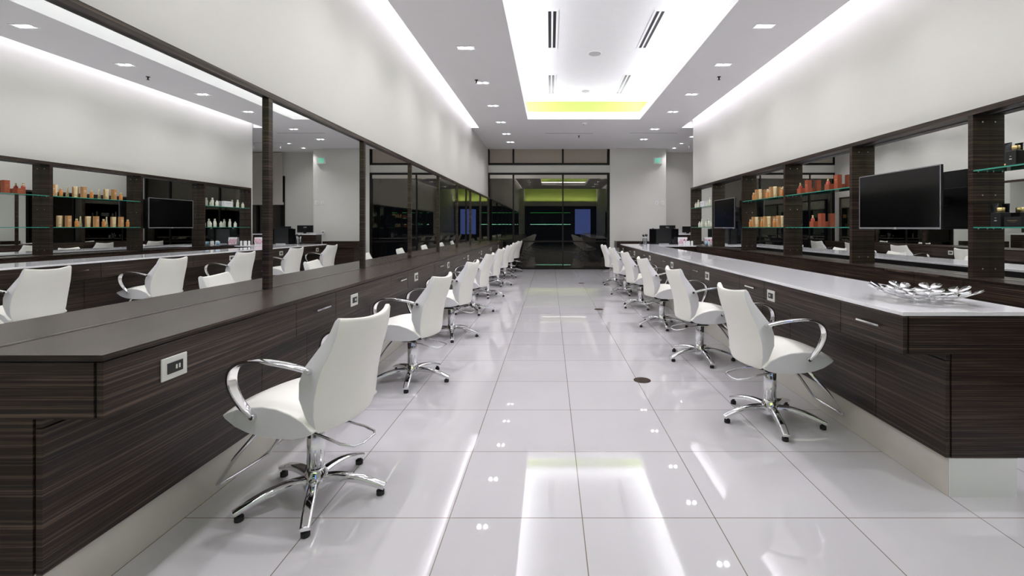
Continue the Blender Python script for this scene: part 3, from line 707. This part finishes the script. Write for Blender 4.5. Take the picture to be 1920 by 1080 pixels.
def vent(x, y0, y1, label):
    t = empty('ceiling_vent', (x, (y0+y1)/2, ZT), label, 'vent', 'slot vents of the tray ceiling')
    h = 0.085; f = MB()
    f.box(x-h, x-0.055, y0, y1, ZT-0.006, ZT-0.0002).box(x+0.055, x+h, y0, y1, ZT-0.006, ZT-0.0002).box(x-0.055, x+0.055, y0, y0+0.03, ZT-0.006, ZT-0.0002).box(x-0.055, x+0.055, y1-0.03, y1, ZT-0.006, ZT-0.0002).box(x-0.013, x+0.013, y0+0.03, y1-0.03, ZT-0.006, ZT-0.0002)
    build('frame', f, 'white', t)
    build('slot', MB().box(x-0.055, x-0.013, y0+0.03, y1-0.03, ZT-0.002, ZT-0.0005).box(x+0.013, x+0.055, y0+0.03, y1-0.03, ZT-0.002, ZT-0.0005), 'black', t)
s4 = (ZT-1.3)*850
vent(0.025, s4/407.6, s4/335.3, 'near left double-slot vent in the bright tray ceiling')
vent(1.47, s4/407.6, s4/335.3, 'near right double-slot vent in the bright tray ceiling')
vent(0.02, s4/286.7, s4/250, 'far left double-slot vent in the bright tray ceiling')
vent(1.47, s4/286.7, s4/250, 'far right double-slot vent in the bright tray ceiling')
for (x, y, r, lb) in ((0.735, s4/326, 0.118, 'near round ceiling speaker in the tray ceiling'), (0.745, s4/255, 0.10, 'far round ceiling speaker in the tray ceiling')):
    o = tag(build('ceiling_speaker', MB().lathe([(r, ZT-0.0005), (r, ZT-0.004), (r-0.012, ZT-0.008)], x, y, 28), 'white'), lb, 'speaker', 'round ceiling speakers')
    build('grille', MB().cyl(x, y, ZT-0.010, ZT-0.006, r-0.016, n=28), 'stained', o)
def diffuser(x0, x1, y, lb):
    o = tag(build('linear_diffuser', MB().box(x0, x1, y-0.03, y-0.018, ZC-0.005, ZC-0.0002).box(x0, x1, y+0.018, y+0.03, ZC-0.005, ZC-0.0002), 'white'), lb, 'vent', 'linear diffusers near the far end')
    build('slot', MB().box(x0, x1, y-0.018, y+0.018, ZC-0.003, ZC-0.0005), 'black', o)
diffuser(-0.125, 1.09, 11.63, 'long thin dark ceiling slot diffuser left of centre')
diffuser(2.03, 3.25, 11.60, 'long thin dark ceiling slot diffuser right of centre')
diffuser(2.02, 3.22, 13.86, 'thin slot diffuser at the ceiling edge above exit sign')
def sprinkler(x, y, lb):
    t = empty('sprinkler_head', (x, y, ZC), lb, 'sprinkler', 'sprinkler heads')
    build('escutcheon', MB().cyl(x, y, ZC-0.006, ZC-0.0002, 0.028, n=16), 'drain', t)
    build('nozzle', MB().lathe([(0.012, ZC-0.006), (0.010, ZC-0.035), (0.006, ZC-0.045), (0.022, ZC-0.047), (0.022, ZC-0.050)], x, y, 12), 'drain', t)
sprinkler(-1.21, 7.42, 'small bronze sprinkler head beside a left row downlight')
sprinkler(2.70, 7.26, 'small bronze sprinkler head in the right ceiling strip')
sprinkler(0.75, 11.95, 'small bronze sprinkler head behind the far slot diffuser')
o = tag(build('smoke_detector', MB().lathe([(0.075, ZC-0.0002), (0.075, ZC-0.012), (0.05, ZC-0.03), (0.03, ZC-0.034)], 0.775, 10.5, 22), 'white'), 'round white smoke detector just past the ceiling tray', 'smoke detector')
build('sensor_cone', MB().cyl(0.775, 10.5, ZC-0.045, ZC-0.034, 0.015, n=12), 'stained', o)
# track light in the alcove
t = empty('track_light', (4.4, 12.6, ZC), 'white ceiling track light in the alcove behind the shelf wall', 'track light')
build('track', MB().box(3.7, 5.3, 12.9, 12.93, ZC-0.02, ZC-0.0002), 'white', t)
for x in (3.95, 4.7):
    build('spot_head', MB().cyl(x, 12.915, ZC-0.10, ZC-0.02, 0.008, n=8).cyl(x+0.02, 12.915, ZC-0.17, ZC-0.09, 0.035, 0.03, n=14), 'white', t)

# floor covers
for i, (x, y) in enumerate(((0.779, 3.85), (0.765, 7.175), (0.72, 10.52))):
    o = tag(build('floor_cover', MB().cyl(x, y, 0.0002, 0.0025, 0.072, n=28), 'drain'), 'round bronze floor cover, %s' % ('nearest the camera', 'the middle one of three', 'farthest from the camera')[i], 'floor cover', 'round covers in the tile floor')
    build('rim', MB().lathe([(0.060, 0.0025), (0.060, 0.0032), (0.056, 0.0032)], x, y, 28), 'drain', o)

# ------------------------------------------------------------------ far wall items
WY = YB-0.04
ex = empty('exit_sign', (3.30, WY-0.03, 3.34-0.1), 'small white exit sign with green letters high on the far wall', 'exit sign')
build('housing', MB().box(3.16, 3.44, WY-0.05, WY-0.001, 3.235, 3.445), 'white', ex, bevel=0.005)
tx = text_mb('EXIT', 0.15, 0.001); tx.xf(Matrix.Translation((3.30, WY-0.052, 3.34)) @ Matrix.Diagonal((0.58, 1, 1.25, 1)) @ Matrix.Rotation(PI/2, 4, 'X'))
build('letters', tx, 'exit', ex)
for x, lb in ((3.27, 'left blank white wall plate on the far wall'), (3.45, 'right blank white wall plate on the far wall')):
    o = tag(build('wall_plate', MB().box(x-0.045, x+0.045, WY-0.008, WY-0.0005, 1.98, 2.11), 'white', bevel=0.002), lb, 'wall plate', 'wall plates on the far wall')
    build('rocker', MB().box(x-0.018, x+0.018, WY-0.012, WY-0.008, 2.01, 2.08), 'plate', o)
o = tag(build('thermostat', MB().box(3.19, 3.31, WY-0.025, WY-0.0005, 1.10, 1.19), 'white', bevel=0.004), 'white thermostat with grey display, seen in the left mirror', 'thermostat')
build('display', MB().box(3.215, 3.275, WY-0.027, WY-0.025, 1.125, 1.165), 'label_grey', o)
# low desk by the far wall
ld = empty('low_desk', (2.6, 13.7, 0), 'low dark wood desk against the far white wall', 'desk')
build('desk_top', MB().box(1.97, 3.02, 13.45, WY-0.01, 0.69, 0.88), 'wood', ld, bevel=0.001)
build('desk_base', MB().box(2.12, 3.02, 13.52, WY-0.01, 0.0, 0.69), 'wood', ld)
rd = empty('reception_desk', (3.9, 13.2, 0), 'tall reception desk with white top in the alcove', 'desk')
build('body', MB().box(3.03, 4.85, 13.10, 13.42, 0, 1.08), 'wood', rd, bevel=0.001)
build('desk_top', MB().box(3.0, 4.9, 13.05, 13.50, 1.08, 1.115), 'quartz', rd, bevel=0.001)
def monitor(x, y, z, w_, h, label, rz=0.0, txt=None):
    t = empty('computer_monitor', (x, y, z), label, 'monitor', rz=rz)
    build('housing', MB().box(-w_/2, w_/2, -0.02, 0.02, 0.03, 0.03+h), 'black', t, local=True, bevel=0.005)
    build('screen', MB().box(-w_/2+0.015, w_/2-0.015, 0.02, 0.022, 0.045, 0.015+h), 'screen', t, local=True)
    build('stand', MB().box(-0.04, 0.04, -0.035, -0.015, 0.005, 0.12).box(-0.10, 0.10, -0.08, 0.06, 0, 0.008), 'black', t, local=True)
    if txt: build('logo', text_mb(txt, 0.045, 0.001).xf(Matrix.Translation((0, -0.0215, 0.03+h*0.72)) @ Matrix.Rotation(PI/2, 4, 'X')), 'plate', t, local=True)
monitor(3.42, 13.25, 1.115, 0.46, 0.21, 'black computer monitor seen from behind on reception desk', txt='DELL')
monitor(4.02, 13.30, 1.115, 0.30, 0.18, 'small black monitor behind the end of shelf wall')

# things on the return counter
bd = empty('display_case', (2.72, 10.86, HT), 'wide black folding display case standing on white counter end', 'display case')
build('centre_panel', MB().box(2.52, 2.92, 10.90, 10.93, HT, HT+0.37), 'black', bd, bevel=0.002)
build('side_panel', MB().box(2.375, 2.535, 10.86, 10.885, HT, HT+0.37), 'gloss_black', bd, bevel=0.002)
build('side_panel', MB().box(2.905, 3.07, 10.86, 10.885, HT, HT+0.37), 'gloss_black', bd, bevel=0.002)
build('bottom_rail', MB().box(2.60, 2.84, 10.86, 10.90, HT, HT+0.02), 'steel', bd)
for x in (2.46, 2.99): build('hinge', MB().box(x-0.02, x+0.02, 10.865, 10.88, HT+0.37, HT+0.385), 'steel', bd)
def jar(x, y, r, h, label):
    t = empty('brush_jar', (x, y, HT), label, 'jar')
    build('glass', MB().lathe([(r*0.9, 0), (r, 0.01), (r, h)], n=18), 'clear', t, local=True)
    for k in range(7):
        a = k*2.4; q = r*0.55; tp = (q*1.6*math.cos(a), q*1.6*math.sin(a), h*1.25+0.01*(k % 3))
        m = MB().tube([(q*math.cos(a), q*math.sin(a), 0.01), tp], 0.006, 6); m.tube([(tp[0], tp[1], tp[2]-0.01), (tp[0]*1.05, tp[1]*1.05, tp[2]+0.035)], 0.013, 8, 1)
        build('brush', m, ['paper', 'black'], t, local=True)
jar(2.25, 10.80, 0.055, 0.15, 'clear jar of white brushes left of black display case')
t = empty('glass_dish', (2.15, 10.72, HT), 'small low clear dish beside the brush jar', 'dish')
build('dish', MB().lathe([(0.04, 0), (0.06, 0.03)], n=16), 'clear', t, local=True)
build('clips', MB().box(-0.02, 0.02, -0.02, 0.02, 0.004, 0.05), 'black', t, local=True)
t = empty('product_bag', (3.12, 10.70, HT), 'pink and white patterned bag right of black display case', 'bag')
pb = MB()
for k in range(5):
    x = -0.08+k*0.035; pb.tube([(x-0.02, -0.045, 0.02), (x+0.03, -0.045, 0.13)], 0.006, 6)
b_ = MB(); vs = [(sx*a, sy*b, z) for (a, b, z) in ((.09, .04, 0), (.10, .045, .08), (.105, .025, .17)) for sx, sy in ((-1, -1), (1, -1), (1, 1), (-1, 1))]
b_.add(vs, [(j*4+k, j*4+(k+1) % 4, (j+1)*4+(k+1) % 4, (j+1)*4+k) for j in range(2) for k in range(4)]+[(0, 1, 2, 3), (8, 9, 10, 11)])
build('bag_body', b_, 'paper', t, local=True); build('stripes', pb, 'pink', t, local=True)
sb = p_bottle('lotion_bottle', 0.135, 0.022, 'paper', 'black', pump=True); u_sb = [False]
for i, (x, y) in enumerate(((3.00, 10.15), (3.055, 10.12), (3.11, 10.16), (3.165, 10.13))):
    place(sb, u_sb, (x, y, HT), 0, 'white bottle with black pump, %s of four beside the striped bag' % ('leftmost', 'second', 'third', 'rightmost')[i], 'white pump bottles on the counter end')
place(sb, u_sb, (3.30, 9.42, ZB), 0, 'white black-pump bottle standing alone on the dark ledge', 'white pump bottles on the counter end')
o = tag(build('plastic_cup', MB().lathe([(0.028, ZB+0.0005), (0.036, ZB+0.09)], 3.31, 9.62, 16), 'blue'), 'pale blue cup on the dark ledge below white bottles', 'cup')
